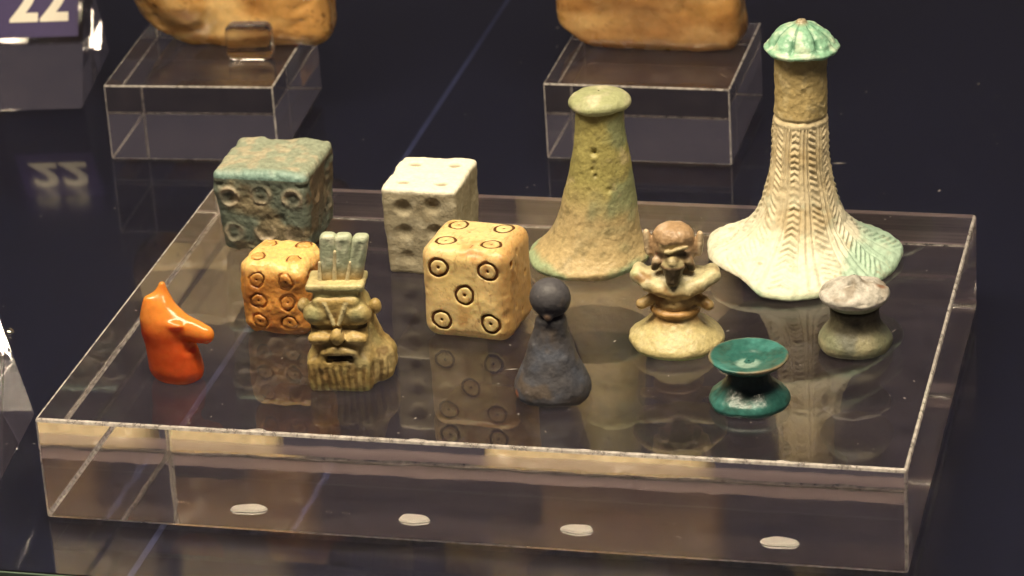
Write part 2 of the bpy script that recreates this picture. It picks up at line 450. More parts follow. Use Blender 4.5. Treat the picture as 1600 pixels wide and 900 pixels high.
tag(o, 'chalky white stone die with scooped pips, behind the large bone die', 'die')

def green_cols(V, places, ring):
    n = len(V); c = base_col(n, (.13, .155, .12))
    c = mixc(c, (.26, .20, .11), sm(-.05, .4, fbm(V, 1.8, 8))*.75)
    for p, *_ in places:
        dd = np.sqrt(((V-p)**2).sum(1))
        c = mixc(c, (.44, .36, .25), np.exp(-((dd-.2)/.07)**2)*np.clip(.5+1.4*fbm(V, 2.6, 66, 2), 0, 1))
        c = mixc(c, (.05, .045, .035), np.exp(-(dd/.13)**2)*.6)
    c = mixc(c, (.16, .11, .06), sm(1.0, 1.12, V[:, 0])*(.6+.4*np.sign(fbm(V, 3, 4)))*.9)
    c = mixc(c, (.32, .36, .26), sm(1.80, 1.93, V[:, 2]))  # top lightened in the colour for the light from above
    top = V[:, 2] > 1.85
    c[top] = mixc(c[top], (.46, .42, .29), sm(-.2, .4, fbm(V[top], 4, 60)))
    c[top] = mixc(c[top], (.24, .38, .33), 1-sm(-1.1, -.75, V[top][:, 1]))
    return c
grm = pigment('weathered_green_faience', .5, .35, 9, .8, 12, .45)
def green_extra(P, d):
    d = d+.05*sm(.1, .5, fbm(P, 2.3, 91, 3))*(P[..., 2] < 1.75)
    return smax(d, -ell(P, (1.2, -.2, 1.5), (.10, .55, .35)), .08)
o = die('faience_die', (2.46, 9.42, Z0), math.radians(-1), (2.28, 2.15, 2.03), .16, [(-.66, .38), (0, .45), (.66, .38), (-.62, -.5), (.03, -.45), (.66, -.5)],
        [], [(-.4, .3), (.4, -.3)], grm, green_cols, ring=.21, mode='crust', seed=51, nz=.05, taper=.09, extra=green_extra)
tag(o, 'large weathered blue-green die with crusted ring marks at the back left', 'die')

# ================================================================== tall ribbed gaming piece
def tall_piece():
    root = empty('ribbed_gaming_piece', (14.45, 9.36, Z0+.055), 0, 0, .026)
    tag(root, 'tallest cream gaming piece with ribbed flaring skirt and green lotus cap', 'gaming piece')
    NL = 10
    def disp(T, s, z, R, P):
        q = T*NL/(2*np.pi)+.28+.03*np.sin(3*z)+.05*np.sin(2*T+1)
        lane = q % 1; k = np.floor(q) % NL
        wdt = np.clip(R, .5, 1.7)
        fade = sm(.10, .30, z)*(1-sm(3.25, 3.3, z))*(.35+.65*sm(-.35, .1, fbm(P, 1.6, 81)))
        outer = s > 2.35      # outside only (the profile starts inside the hollow)
        d = .024*np.exp(-((lane-.10)/.04)**2)+.024*np.exp(-((lane-.30)/.04)**2)-.022*np.exp(-((lane-.20)/.05)**2)
        lad = sm(.44, .50, lane)*(1-sm(.86, .92, lane))
        slant = np.where(k % 3 == 1, np.abs(lane-.67), np.where(k % 2 == 0, lane-.67, .67-lane))
        rung = np.sin(2*np.pi*(s+slant*.42*wdt+.07*fbm(P, 2.2, 12))/.150)
        d = d+lad*.027*(rung+.1)*(.8+.5*fbm(P, 2.5, 61))-.020*np.exp(-((lane-.39)/.03)**2)-.024*np.exp(-((lane-.97)/.03)**2)
        d = d*fade*outer*(.75+.5*wdt*.4)
        d = d+.016*np.exp(-((z-3.34)/.05)**2)*outer-.03*np.exp(-((z-3.44)/.035)**2)*outer+.02*sm(.3, .6, fbm(P, 4, 44))*(z > 3.5)*outer
        d = d+(.035*fbm(P, 2.0, 4)+.02*fbm(P, 8, 6, 2))*(.5+.5*outer)
        wear = sm(.1, .6, fbm(P, 1.4, 71))*sm(1.2, .4, z)
        return d-.0*wear
    def warp(P, T, R, Z):
        a = T
        k = sm(.9, 2.1, R)
        lift = .20*np.exp(-((np.angle(np.exp(1j*(a-math.radians(216)))))/.50)**2)+.05*np.sin(2*a+.6)+.05*np.sin(5*a)+.02*np.sin(9*a+1)
        out = 1+k*(.035*np.sin(3*a+1)+.02*np.sin(7*a)-.07*np.exp(-((np.angle(np.exp(1j*(a-math.radians(232)))))/.35)**2))
        P = P.copy(); P[..., 0] *= out; P[..., 1] *= out; P[..., 2] += k*np.maximum(lift, -.02)
        return P
    prof = [(.02, 1.2), (.5, 1.0), (.9, .55), (1.7, .16), (2.0, .03), (2.1, .0), (2.16, .05), (2.12, .15), (1.95, .26), (1.62, .44), (1.3, .68), (1.02, 1.0), (.84, 1.4), (.72, 1.85), (.64, 2.35), (.60, 2.9), (.58, 3.4), (.565, 4.0), (.56, 4.95), (.3, 4.97), (.02, 4.97)]
    V, F, T, s = lathe(prof, 540, 420, disp, warp)
    n = len(V); z = V[:, 2]; R = np.hypot(V[:, 0], V[:, 1])
    c = base_col(n, (.66, .56, .36))
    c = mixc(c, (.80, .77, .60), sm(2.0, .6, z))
    c = mixc(c, (.50, .38, .19), sm(-.1, .5, fbm(V, 1.5, 8))*sm(.5, 1.2, z)*.6)
    c = mixc(c, (.47, .36, .16), sm(3.35, 3.55, z))
    c = mixc(c, (.62, .52, .29), sm(0, .5, fbm(V, 4, 3))*sm(3.35, 3.5, z)*.6)
    c = mixc(c, (.36, .58, .44), sm(.1, .45, fbm(V, 1.3, 29)+.55*sm(.7, 1.5, R*np.cos(T-.1))-.10)*sm(1.0, .5, z)*.8)
    c = mixc(c, (.34, .50, .30), sm(.2, .06, z)*.55)
    c = mixc(c, (.50, .55, .40), sm(.15, .5, fbm(V, 5, 91))*sm(2.6, 1.2, z)*.55)
    c = mixc(c, (.38, .28, .14), sm(.35, .6, fbm(V, 6, 95))*.5)
    c = mixc(c, (.16, .12, .07), sm(2.2, 1.6, s))  # hollow inside darkened, its shade put into the colour
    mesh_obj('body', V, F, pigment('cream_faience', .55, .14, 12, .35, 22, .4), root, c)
    # lotus cap
    def cd(T, s, z, R, P):
        pet = np.abs(np.sin(T*4+.5+.25*np.sin(2*T)))
        hol = np.exp(-((z-.24)/.12)**2)*np.exp(-((pet-.0)/.35)**2)
        return (.05*(pet**.6)-.03)*sm(.02, .10, z-.13)*(1-sm(.50, .58, z))*sm(.05, .3, R)-.07*hol+.045*fbm(P, 3, 3)+.02*fbm(P, 9, 13)+.035*np.exp(-((z-.06)/.05)**2)
    prof = [(.02, -.06), (.55, -.06), (.72, -.03), (.78, .04), (.76, .11), (.70, .17), (.66, .24), (.55, .38), (.38, .50), (.2, .575), (.11, .62), (.10, .67), (.02, .69)]
    V, F, T, s = lathe(prof, 200, 110, cd)
    n = len(V); z = V[:, 2]
    c = base_col(n, (.24, .46, .31))
    c = mixc(c, (.52, .66, .48), sm(0, .5, fbm(V, 4, 17)))
    pet = np.abs(np.sin(T*4+.5+.25*np.sin(2*T)))
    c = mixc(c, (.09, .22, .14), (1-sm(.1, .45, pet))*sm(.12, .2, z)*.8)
    c = mixc(c, (.36, .25, .15), sm(.57, .65, z)*.8)
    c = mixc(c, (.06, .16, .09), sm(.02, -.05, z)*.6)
    o = mesh_obj('lotus_cap', V, F, pigment('green_glaze', .35, .2, 14, .3, 20, .5), root, c, loc=(0, 0, 4.93))
tall_piece()

# ================================================================== conical mushroom-capped piece
def cone_piece():
    root = empty('conical_gaming_piece', (9.78, 8.95, Z0), 0, 0, 0)
    tag(root, 'smooth olive and tan conical gaming piece with rounded mushroom cap and green rim', 'gaming piece')
    def disp(T, s, z, R, P):
        d = .05*fbm(P, 1.3, 5)+.02*fbm(P, 4.5, 9)+.008*fbm(P, 14, 10, 2)
        def pit(px, py, pz, q, a): return -a*np.exp(-(((P-np.array([px, py, pz]))**2).sum(-1))/q**2)
        d = d+pit(-.02, -.62, 2.80, .07, .10)+pit(-.06, -.68, 2.42, .05, .06)+pit(.02, -.68, 2.28, .05, .05)+pit(-.12, -.75, 1.95, .05, .05)+pit(.33, -.62, 1.95, .06, .05)
        d = d+.03*np.exp(-((P-np.array([-.02, -.62, 2.7]))**2).sum(-1)/.06**2)
        return d
    prof = [(.02, .06), (1.1, .03), (1.25, .01), (1.34, .08), (1.36, .18), (1.27, .28), (1.12, .48), (1.0, .75), (.88, 1.15), (.78, 1.6), (.70, 2.1), (.63, 2.6), (.57, 3.1), (.52, 3.6), (.3, 3.7), (.02, 3.7)]
    V, F, T, s = lathe(prof, 260, 220, disp)
    V[:, 2] += .02; n = len(V); z = V[:, 2]
    c = base_col(n, (.36, .32, .11))
    c = mixc(c, (.52, .40, .20), sm(2.2, 1.2, z+.5*fbm(V, 1.2, 4)))
    c = mixc(c, (.21, .26, .15), sm(-.1, .4, fbm(V, 1.6, 22)+.35*np.sign(V[:, 0])*sm(.1, .5, np.abs(V[:, 0])))*sm(.8, 1.4, z)*.7)
    c = mixc(c, (.38, .47, .27), sm(.1, .5, fbm(V, 1.1, 12)+sm(.42, .1, z)*.55-sm(-.4, .4, V[:, 0])*.15)*sm(.9, .3, z))
    c = mixc(c, (.56, .46, .27), sm(.2, .6, fbm(V, 3.5, 31))*.5)
    c = mixc(c, (.17, .15, .07), sm(.2, .6, fbm(V, 5, 41))*.4)
    V[:, 0] += .42*(1-np.exp(-np.maximum(z-.15, 0)/1.0))      # the piece leans to the right
    m = pigment('olive_faience', .5, .22, 10, .45, 16, .4)
    mesh_obj('body', V, F, m, root, c)
    prof = [(.02, -.14), (.45, -.14), (.58, -.10), (.67, -.02), (.68, .06), (.60, .15), (.42, .22), (.2, .255), (.02, .26)]
    V, F, T, s = lathe(prof, 120, 70, lambda T, s, z, R, P: .05*fbm(P, 2.2, 15)+.015*fbm(P, 7, 3))
    c = base_col(len(V), (.36, .38, .20))
    c = mixc(c, (.55, .52, .34), sm(0, .5, fbm(V, 2.5, 18)))
    mesh_obj('mushroom_cap', V, F, m, root, c, loc=(.41, 0, 3.77))
cone_piece()

# ================================================================== dark pawn
def pawn():
    root = empty('pawn_gaming_piece', (10.43, 2.36, Z0+.02), 0, 0, .03)
    tag(root, 'matte black pawn-shaped gaming piece with ball head in front of the large bone die', 'gaming piece')
    def disp(T, s, z, R, P): return .055*fbm(P, 1.6, 5)+.020*fbm(P, 5, 9)-.05*np.maximum(fbm(P, 3.5, 19)-.25, 0)
    prof = [(.02, .03), (.6, .01), (.74, .03), (.79, .13), (.79, .28), (.72, .50), (.60, .78), (.48, 1.05), (.38, 1.32), (.32, 1.55), (.31, 1.72), (.2, 1.8), (.02, 1.82)]
    V, F, T, s = lathe(prof, 140, 130, disp)
    def cols(V):
        c = base_col(len(V), (.075, .072, .080))
        c = mixc(c, (.085, .095, .125), sm(.0, .5, fbm(V, 1.8, 8))*.8)
        c = mixc(c, (.12, .09, .065), sm(.1, .5, fbm(V, 2.6, 28))*.7)
        c = mixc(c, (.19, .17, .16), sm(.5, .62, fbm(V, 6, 48))*.5)
        return c
    m = pigment('dark_stone', .55, .2, 8, .35, 14, .45)
    c = cols(V)
    d = np.sqrt(((V-np.array([-.62, -.45, .16]))**2).sum(1)); c = mixc(c, (.38, .15, .08), (1-sm(.04, .14, d))*.9)
    mesh_obj('body', V, F, m, root, c)
    V, F = surfnet(lambda P: smin(ell(P, (0, 0, 0), (.42, .42, .40))+.02*fbm(P, 3, 4), ell(P, (.02, -.30, -.28), (.10, .10, .10)), .08), (-.6, -.6, -.6), (.6, .6, .6), .03)
    c = cols(V)
    d = np.sqrt(((V-np.array([.02, -.38, -.28]))**2).sum(1)); c = mixc(c, (.20, .13, .09), (1-sm(.04, .12, d))*.9)
    mesh_obj('ball_head', V, F, m, root, c, loc=(0, 0, 2.17))
pawn()

# ================================================================== spool pieces
def spool(name, loc, label, prof_foot, prof_top, ztop, colf, m, dispt, rz=0, ry=0):
    root = empty(name, loc, rz, 0, ry); tag(root, label, 'gaming piece')
    V, F, T, s = lathe(prof_foot, 160, 110, lambda T, s, z, R, P: .035*fbm(P, 1.9, 5)+.012*fbm(P, 7, 9))
    mesh_obj('foot', V, F, m, root, colf(V, 0))
    V, F, T, s = lathe(prof_top, 160, 110, dispt)
    mesh_obj('top_disc', V, F, m, root, colf(V, 1), loc=(0, 0, ztop))
def teal_cols(V, top):
    c = base_col(len(V), (.028, .125, .105))
    c = mixc(c, (.055, .21, .185), sm(-.1, .5, fbm(V, 2, 8)))
    c = mixc(c, (.03, .07, .05), sm(.1, .5, fbm(V, 3.5, 18))*.7)
    R = np.hypot(V[:, 0], V[:, 1])
    if top:
        c = mixc(c, (.28, .20, .11), np.exp(-((R-.80)/.035)**2)*sm(-.1, .2, fbm(V, 2, 99)+.1)*.8)
        c = mixc(c, (.02, .03, .02), sm(-.1, -.2, V[:, 2]))  # disc underside darkened, its shade put into the colour
        d = np.hypot(V[:, 0]+.0, V[:, 1]+.22); c = mixc(c, (.34, .50, .42), (1-sm(.18, .34, d+.1*fbm(V, 4, 3)))*(V[:, 2] > -.06)*.75)  # bright reflection in the dish painted as a pale patch
    else:
        c = mixc(c, (.02, .03, .022), sm(.35, .5, V[:, 2])*.8)  # shadow below the disc painted onto the waist
    return c
spool('spool_gaming_piece', (14.50, 2.42, Z0), 'small bright teal spool-shaped gaming piece with shallow dished top, nearest the front right',
      [(.02, .02), (.6, .01), (.78, .04), (.83, .14), (.78, .26), (.62, .40), (.47, .56), (.43, .72), (.42, .82), (.02, .83)],
      [(.02, -.26), (.42, -.26), (.50, -.20), (.68, -.10), (.80, .00), (.815, .05), (.77, .075), (.6, .045), (.38, -.01), (.30, -.05), (.02, -.06)],
      1.04, teal_cols, pigment('teal_glaze', .36, .3, 8, .3, 12, .5, coat=.08), lambda T, s, z, R, P: .03*fbm(P, 1.7, 25)+.008*fbm(P, 7, 9), ry=0.01)
def grey_cols(V, top):
    if top:
        c = base_col(len(V), (.40, .38, .33)); c = mixc(c, (.58, .55, .49), sm(-.1, .4, fbm(V, 3, 8)))
        c = mixc(c, (.28, .23, .17), sm(.1, .5, fbm(V, 3, 18))*.7)
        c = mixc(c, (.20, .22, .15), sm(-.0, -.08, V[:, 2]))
        d = np.sqrt(((V-np.array([.55, .05, .22]))**2).sum(1)); c = mixc(c, (.22, .09, .04), (1-sm(.05, .16, d))*.8)
    else:
        c = base_col(len(V), (.20, .21, .13)); c = mixc(c, (.30, .28, .17), sm(-.1, .4, fbm(V, 2.5, 8)))
        c = mixc(c, (.11, .12, .10), sm(0, .5, fbm(V, 2, 18))*.8)
        c = mixc(c, (.10, .085, .055), sm(.4, .6, V[:, 2])*.8)  # waist painted darker for the shade below the disc
    return c
def gd(T, s, z, R, P):
    up = sm(.02, .1, z)
    return .03*fbm(P, 1.7, 25)+up*(.07*fbm(P, 2.8, 19)+.03*fbm(P, 8, 2)-.05*np.exp(-((P[..., 1]+.28+.2*fbm(P, 2, 6))/.04)**2)*(P[..., 0] > -.4))
spool('spool_gaming_piece', (16.25, 5.22, Z0), 'small grey-olive spool-shaped gaming piece with rough whitish top, beside the ribbed skirt',
      [(.02, .02), (.55, .01), (.70, .04), (.77, .14), (.77, .27), (.68, .42), (.56, .58), (.51, .76), (.52, .95), (.02, .96)],
      [(.02, -.22), (.5, -.22), (.62, -.12), (.72, -.02), (.74, .06), (.70, .13), (.55, .20), (.35, .26), (.18, .34), (.08, .44), (.02, .47)],
      1.20, grey_cols, pigment('grey_faience', .55, .3, 10, .5, 16, .4), gd)

# ================================================================== carnelian jackal head
def jackal():
    root = empty('jackal_head_piece', (2.40, 2.20, Z0), math.radians(-12))
    tag(root, 'glossy orange carnelian jackal head gaming piece at the front left', 'gaming piece')
    def fn(P):
        Y = P*np.array([1, 1.2, 1])
        d = smin(cap(Y, (-.06, 0, .35), (-.16, 0, 1.15), .56, .50), cap(Y, (.12, 0, .25), (.10, 0, .55), .47, .40), .2)
        d = smin(d, cap(Y, (-.22, 0, 1.15), (-.30, 0, 1.55), .46, .34), .2)          # skull and neck
        d = smin(d, cap(Y, (-.05, 0, 1.24), (.79, -.02, 1.13), .37, .205), .12)       # snout
        d = smin(d, cap(P, (-.28, .08, 1.5), (-.21, .10, 2.06), .31, .075), .12)      # ears
        d = smin(d, cap(P, (-.44, -.12, 1.4), (-.44, -.14, 1.78), .20, .09), .12)
        d = smin(d, ell(P, (.16, -.27, 1.36), (.22, .08, .07)), .10)               # brow
        d = smax(d, -cap(P, (.48, -.7, .80), (.48, .7, .80), .10, .10), .08)        # under the jaw
        d = smax(d, -cap(P, (.62, -.7, .82), (1.3, -.7, .80), .14, .22), .04)
        d = smax(d, -cap(P, (.40, -.44, 1.04), (.9, -.36, 1.06), .03, .03), .04)     # mouth line
        d = smax(d, -P[..., 2], .10)
        return d+.014*fbm(P, 3, 7)
    V, F = surfnet(fn, (-1, -.8, -.1), (1.15, .8, 2.25), .028)
    V[:, 2] = np.maximum(V[:, 2], 0)
    c = base_col(len(V), (.62, .10, .02)); c = mixc(c, (.88, .33, .06), sm(1.0, 1.6, V[:, 2]+.25*sm(.2, .7, V[:, 0])))  # light through the thin upper stone put into the colour
    c = mixc(c, (.85, .24, .08), sm(.16, .02, V[:, 2])*.6)
    c = mixc(c, (.45, .02, .004), sm(.1, .6, fbm(V, 2, 5))*.6)
    m = pigment('carnelian', .2, .12, 8, .12, 8, .5, .75, (1, .22, .06), rvar=.07)
    b = m.node_tree.nodes['Principled BSDF']; b.inputs['Transmission Weight'].default_value = .2
    b.inputs['Subsurface Scale'].default_value = .4
    mesh_obj('carved_head', V, F, m, root, c)
jackal()

# ================================================================== bearded head with feather crown
def bes_head():
    root = empty('bearded_head_piece', (6.02, 2.36, Z0), math.radians(7))
    tag(root, 'olive faience scowling bearded head gaming piece wearing a tall feather crown', 'gaming piece')
    A = np.array
    def fn(P):
        x, y, z = P[..., 0], P[..., 1], P[..., 2]
        ax = np.abs(x)
        Q = P.copy(); Q[..., 0] = ax
        hw = .60+.10*sm(.75, .1, z)
        d = rbox(P*A([1, 1, 1]), (0, .10, 1.06), (.60, .50, .96), .28)
        d = smin(d, rbox(P*A([1, 1, 1]), (-.02, -.02, .40), (.68, .46, .40), .14), .22)   # beard block
        d = smin(d, rbox(P, (.36, .34, .42), (.66, .42, .42), .26), .2)
        d = smin(d, cap(P, (.50, .34, .55), (.34, .34, 1.35), .40, .30), .25)               # flared back of the foot
        d = smin(d, rbox(P, (.0, -.06, 1.80), (.50, .38, .34), .12), .05)              # sloping forehead
        d = smin(d, ell(Q, (.42, -.30, 1.74), (.29, .22, .25)), .02)                   # bulging brows
        d = smin(d, cap(Q, (.05, -.46, 1.56), (.21, -.43, 2.00), .050, .035), .015)    # raised frown lines
        d = smax(d, -cap(Q, (.13, -.56, 1.56), (.27, -.50, 2.04), .028, .03), .015)
        d = smax(d, -cap(Q, (.12, -.62, 1.47), (.68, -.44, 1.47), .10, .085), .02)     # eye slits
        d = smin(d, ell(Q, (.39, -.42, 1.25), (.26, .17, .13)), .05)                   # pouches under the eyes
        d = smin(d, ell(P, (.0, -.49, 1.31), (.15, .17, .19)), .05)                    # nose
        d = smax(d, -cap(Q, (.05, -.66, 1.12), (.46, -.50, 1.08), .045, .035), .02)
        d = smin(d, cap(Q, (0, -.47, .98), (.32, -.45, .93), .10, .085), .05)         # moustache
        d = smin(d, cap(Q, (.34, -.45, .92), (.41, -.46, .60), .07, .05), .05)
        d = smax(d, -rbox(P, (0, -.52, .77), (.29, .16, .085), .05), .02)              # open mouth
        d = smin(d, rbox(P, (.02, -.44, .70), (.18, .05, .04), .03), .02)              # lower lip and tongue
        wob = x*43+1.2*np.sin(z*4+x*3)+2.2*fbm(P, 1.8, 55)
        d = d+sm(.70, .54, z)*sm(.02, .26, z)*sm(.2, -.1, y)*(.014+.012*fbm(P, 2.5, 58))*np.sin(wob)
        d = d+sm(.40, .60, ax)*.018*np.sin(y*20+z*3)*sm(1.5, 1.2, z)*sm(.1, .3, z)    # locks down the sides
        d = smin(d, ell(Q, (.74, .04, 1.76), (.13, .13, .17)), .06)                    # ears
        d = smin(d, rbox(P, (0, .05, 2.02), (.46, .36, .16), .12), .12)
        d = smax(d, -z, .04)
        return d+.022*fbm(P, 3, 7)+.014*fbm(P, 9, 3, 2)
    V, F = surfnet(fn, (-1.1, -1.0, -.1), (1.2, 1.0, 2.3), .026)
    V[:, 2] = np.maximum(V[:, 2], 0)
    def cols(V):
        z = V[:, 2]
        c = base_col(len(V), (.44, .31, .11)); c = mixc(c, (.62, .48, .22), sm(-.1, .4, fbm(V, 2.2, 4)))
        c = mixc(c, (.38, .36, .17), sm(.1, .5, fbm(V, 1.9, 14))*.5)
        c = mixc(c, (.22, .13, .05), sm(.1, .5, fbm(V, 4, 24))*.7)
        c = mixc(c, (.40, .43, .15), sm(.22, .0, z+.15*fbm(V, 3, 2))*.7)
        return c
    m = pigment('olive_tan_faience', .45, .25, 12, .4, 20, .45)
    c = cols(V)
    d = fn(V+A([0, -.10, 0]))
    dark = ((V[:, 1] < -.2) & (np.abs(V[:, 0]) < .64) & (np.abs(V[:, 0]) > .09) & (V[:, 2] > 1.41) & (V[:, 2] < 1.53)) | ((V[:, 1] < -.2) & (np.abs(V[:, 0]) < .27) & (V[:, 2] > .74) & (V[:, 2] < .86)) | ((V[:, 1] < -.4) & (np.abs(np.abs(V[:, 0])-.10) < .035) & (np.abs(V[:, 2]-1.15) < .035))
    c = mixc(c, (.03, .016, .006), dark*.9)  # shade in eye slits, mouth and nostrils put into the colour
    c = mixc(c, (.20, .12, .045), sm(.66, .54, V[:, 2])*sm(-.2, .5, np.sin(V[:, 0]*43+1.2*np.sin(V[:, 2]*4+V[:, 0]*3)+2.2*fbm(V, 1.8, 55)))*(V[:, 1] < 0)*.7)
    c = mixc(c, (.62, .54, .30), (np.abs(np.abs(V[:, 0])-.05-.36*(V[:, 2]-1.56)) < .05)*(V[:, 1] < -.4)*(V[:, 2] > 1.56)*(V[:, 2] < 2.05)*.7)
    c = mixc(c, (.36, .40, .22), np.exp(-((np.abs(V[:, 0])-.42)/.2)**2-((V[:, 2]-1.76)/.18)**2)*(V[:, 1] < -.3)*.6)
    mesh_obj('carved_face', V, F, m, root, c)
    V, F = surfnet(lambda P: smin(rbox(P, (0, 0, .06), (.60, .40, .085), .06), rbox(P, (0, 0, -.08), (.46, .36, .12), .06), .05)+.025*fbm(P, 4, 3), (-.8, -.6, -.3), (.8, .6, .3), .028)
    mesh_obj('crown_band', V, F, m, root, mixc(cols(V), (.55, .50, .28), np.full(len(V), .5)), loc=(0, 0, 2.27))
    for i, (x0, x1, hh) in enumerate(((-.17, -.10, 1.04), (.10, .22, 1.02), (.36, .58, 1.0))):
        def ff(P, x0=x0, x1=x1, hh=hh):
            dd = rbox(P-P[..., 2:3]*A([(x1-x0)/hh, 0, 0]), (x0, 0, hh/2-.05), (.178, .15, hh/2+.05), .12)
            dd = smax(dd, -cap(P, (x0+.01, -.20, .2), (x1-.01, -.20, hh-.16), .06, .065), .04)
            return dd+.015*fbm(P, 5, i)
        V, F = surfnet(ff, (-.7, -.4, -.15), (.8, .4, 1.1), .028)
        c = mixc(base_col(len(V), (.42, .47, .33)), (.62, .63, .46), sm(0, .4, fbm(V, 4, 3)))
        c = mixc(c, (.40, .28, .12), sm(.45, .05, V[:, 2]))
        mesh_obj('feather', V, F, m, root, c, loc=(0, .02, 2.38))
    for (x0, x1) in ((-.33, -.31), (-.03, .03), (.235, .33)):
        V, F = surfnet(lambda P: cap(P, (x0, 0, 0), (x1, .02, .66 if x0 > -.3 and x0 < 0 else .42), .05, .035)+.01*fbm(P, 6, 3), (-.6, -.2, -.1), (.6, .2, .8), .024)
        mesh_obj('feather_rib', V, F, m, root, base_col(len(V), (.58, .50, .30)), loc=(0, -.12, 2.38))
bes_head()

# ================================================================== bust piece
def bust():
    root = empty('dwarf_bust_piece', (12.52, 4.96, Z0+.018), math.radians(6), 0, .02)
    tag(root, 'tan dwarf bust gaming piece with bulging brown head on round pedestal foot', 'gaming piece')
    A = np.array
    m = pigment('tan_faience', .42, .25, 12, .4, 18, .45)
    # pedestal
    V, F, T, s = lathe([(.02, .02), (.7, .0), (.92, .03), (1.01, .12), (1.0, .22), (.86, .36), (.66, .52), (.50, .68), (.46, .76), (.55, .84), (.52, .90), (.42, .95), (.02, .96)], 180, 120,
                       lambda T, s, z, R, P: .04*fbm(P, 2, 5)+.02*fbm(P, 6, 9))
    z = V[:, 2]
    c = base_col(len(V), (.54, .46, .22)); c = mixc(c, (.62, .56, .34), sm(-.1, .5, fbm(V, 2.4, 5)))
    c = mixc(c, (.42, .24, .08), sm(.45, .8, z+.2*fbm(V, 2, 6)))
    c = mixc(c, (.32, .44, .14), sm(.16, .04, z))
    mesh_obj('pedestal_foot', V, F, m, root, c)
    def body(P):
        Q = P.copy(); Q[..., 0] = np.abs(P[..., 0])
        d = ell(P, (0, 0, 1.15), (.50, .42, .38))
        d = smin(d, ell(P, (0, -.16, 1.08), (.36, .32, .26)), .1)
        d = smin(d, ell(P, (0, .0, 1.58), (.76, .44, .20)), .10)                     # chest
        pts = [(.0, -.42, 1.34), (.28, -.40, 1.42), (.54, -.32, 1.50), (.78, -.12, 1.62), (.76, .15, 1.64)]
        for a_, b_ in zip(pts[:-1], pts[1:]):                                         # flaring collar
            d = smin(d, cap(Q, a_, b_, .14, .14), .09)
        d = smin(d, cap(Q, (.40, -.05, 1.10), (.70, -.22, 1.00), .14, .115), .08)      # hands at the hips
        d = smax(d, -ell(P, (0, -.52, 1.10), (.05, .08, .05)), .03)                    # navel
        d = smin(d, cap(Q, (0, -.44, .84), (.42, -.22, .94), .055, .05), .04)          # belt
        return d+.03*fbm(P, 3, 7)+.012*fbm(P, 9, 2)
    V, F = surfnet(body, (-1.05, -.75, .65), (1.05, .7, 2.0), .028)
    c = base_col(len(V), (.50, .35, .15)); c = mixc(c, (.62, .55, .32), sm(1.35, 1.6, V[:, 2]+.15*fbm(V, 3, 3)))
    c = mixc(c, (.26, .13, .04), sm(.05, .5, fbm(V, 3, 14))*.8)
    c = mixc(c, (.34, .42, .18), sm(.1, .5, fbm(V, 2, 33))*sm(1.4, 1.7, V[:, 2])*.7)
    mesh_obj('torso', V, F, m, root, c)
    def head(P):
        Q = P.copy(); Q[..., 0] = np.abs(P[..., 0])
        d = ell(P, (0, .02, .12), (.48, .46, .44))
        d = smin(d, ell(P, (0, -.05, .42), (.42, .42, .26)), .08)
        d = smax(d, -cap(P, (-.5, -.55, .26), (.5, -.55, .34), .035, .035), .05)
        d = smin(d, cap(P, (-.10, -.47, .20), (.30, -.42, .31), .065, .05), .03)       # brow ridge
        d = smax(d, -cap(Q, (.12, -.54, .12), (.28, -.46, .13), .07, .06), .03)        # eyes
        d = smin(d, ell(P, (0, -.50, .03), (.13, .13, .10)), .04)                      # muzzle
        d = smin(d, cap(Q, (.04, -.52, -.04), (.20, -.44, -.10), .05, .04), .03)
        d = smin(d, cap(P, (0, -.40, -.14), (0, -.44, -.42), .24, .14), .06)           # beard
        d = smin(d, cap(Q, (.50, -.06, .06), (.56, -.04, .46), .10, .07), .05)         # ears
        d = smax(d, -cap(Q, (.52, -.20, .12), (.56, -.17, .42), .05, .04), .03)
        d = smin(d, cap(Q, (.34, -.30, -.05), (.38, -.26, -.22), .10, .09), .05)
        return d+.03*fbm(P, 4, 8)+.012*fbm(P, 10, 2)
    V, F = surfnet(head, (-.8, -.85, -.65), (.8, .7, .85), .024)
    c = base_col(len(V), (.40, .26, .14)); c = mixc(c, (.54, .39, .26), sm(0, .5, fbm(V, 3, 5)))
    c = mixc(c, (.48, .42, .22), sm(-.30, -.50, V[:, 1])*(V[:, 2] > -.08)*(V[:, 2] < .36)*.8)
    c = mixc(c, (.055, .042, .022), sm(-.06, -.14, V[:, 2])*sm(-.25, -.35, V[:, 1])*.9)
    c = mixc(c, (.62, .50, .32), sm(.48, .54, np.abs(V[:, 0]))*.7)
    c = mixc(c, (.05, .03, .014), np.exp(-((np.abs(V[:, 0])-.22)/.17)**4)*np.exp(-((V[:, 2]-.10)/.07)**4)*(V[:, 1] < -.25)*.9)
    mesh_obj('carved_head', V, F, m, root, c, loc=(-.02, -.02, 2.10))
bust()

# ================================================================== risers with ivory pieces behind
def riser(x0, x1, y0, y1, h_, label, rz=0):
    o = box_bevel('acrylic_riser', (0, 0, .012), (x1-x0, y1-y0, h_), ACRYL, None, .035, 2, (x0, y0, 0), edge_mat=ACRYL_EDGE); o.rotation_euler.z = rz
    return tag(o, label, 'riser')
riser(-5.15, -.66, 18.72, 23.75, 2.07, 'clear acrylic riser under the left ivory piece, next to the number stand', math.radians(3.5))
riser(6.24, 11.02, 19.85, 24.6, 2.07, 'clear acrylic riser under the right ivory piece, behind the mushroom-capped cone')

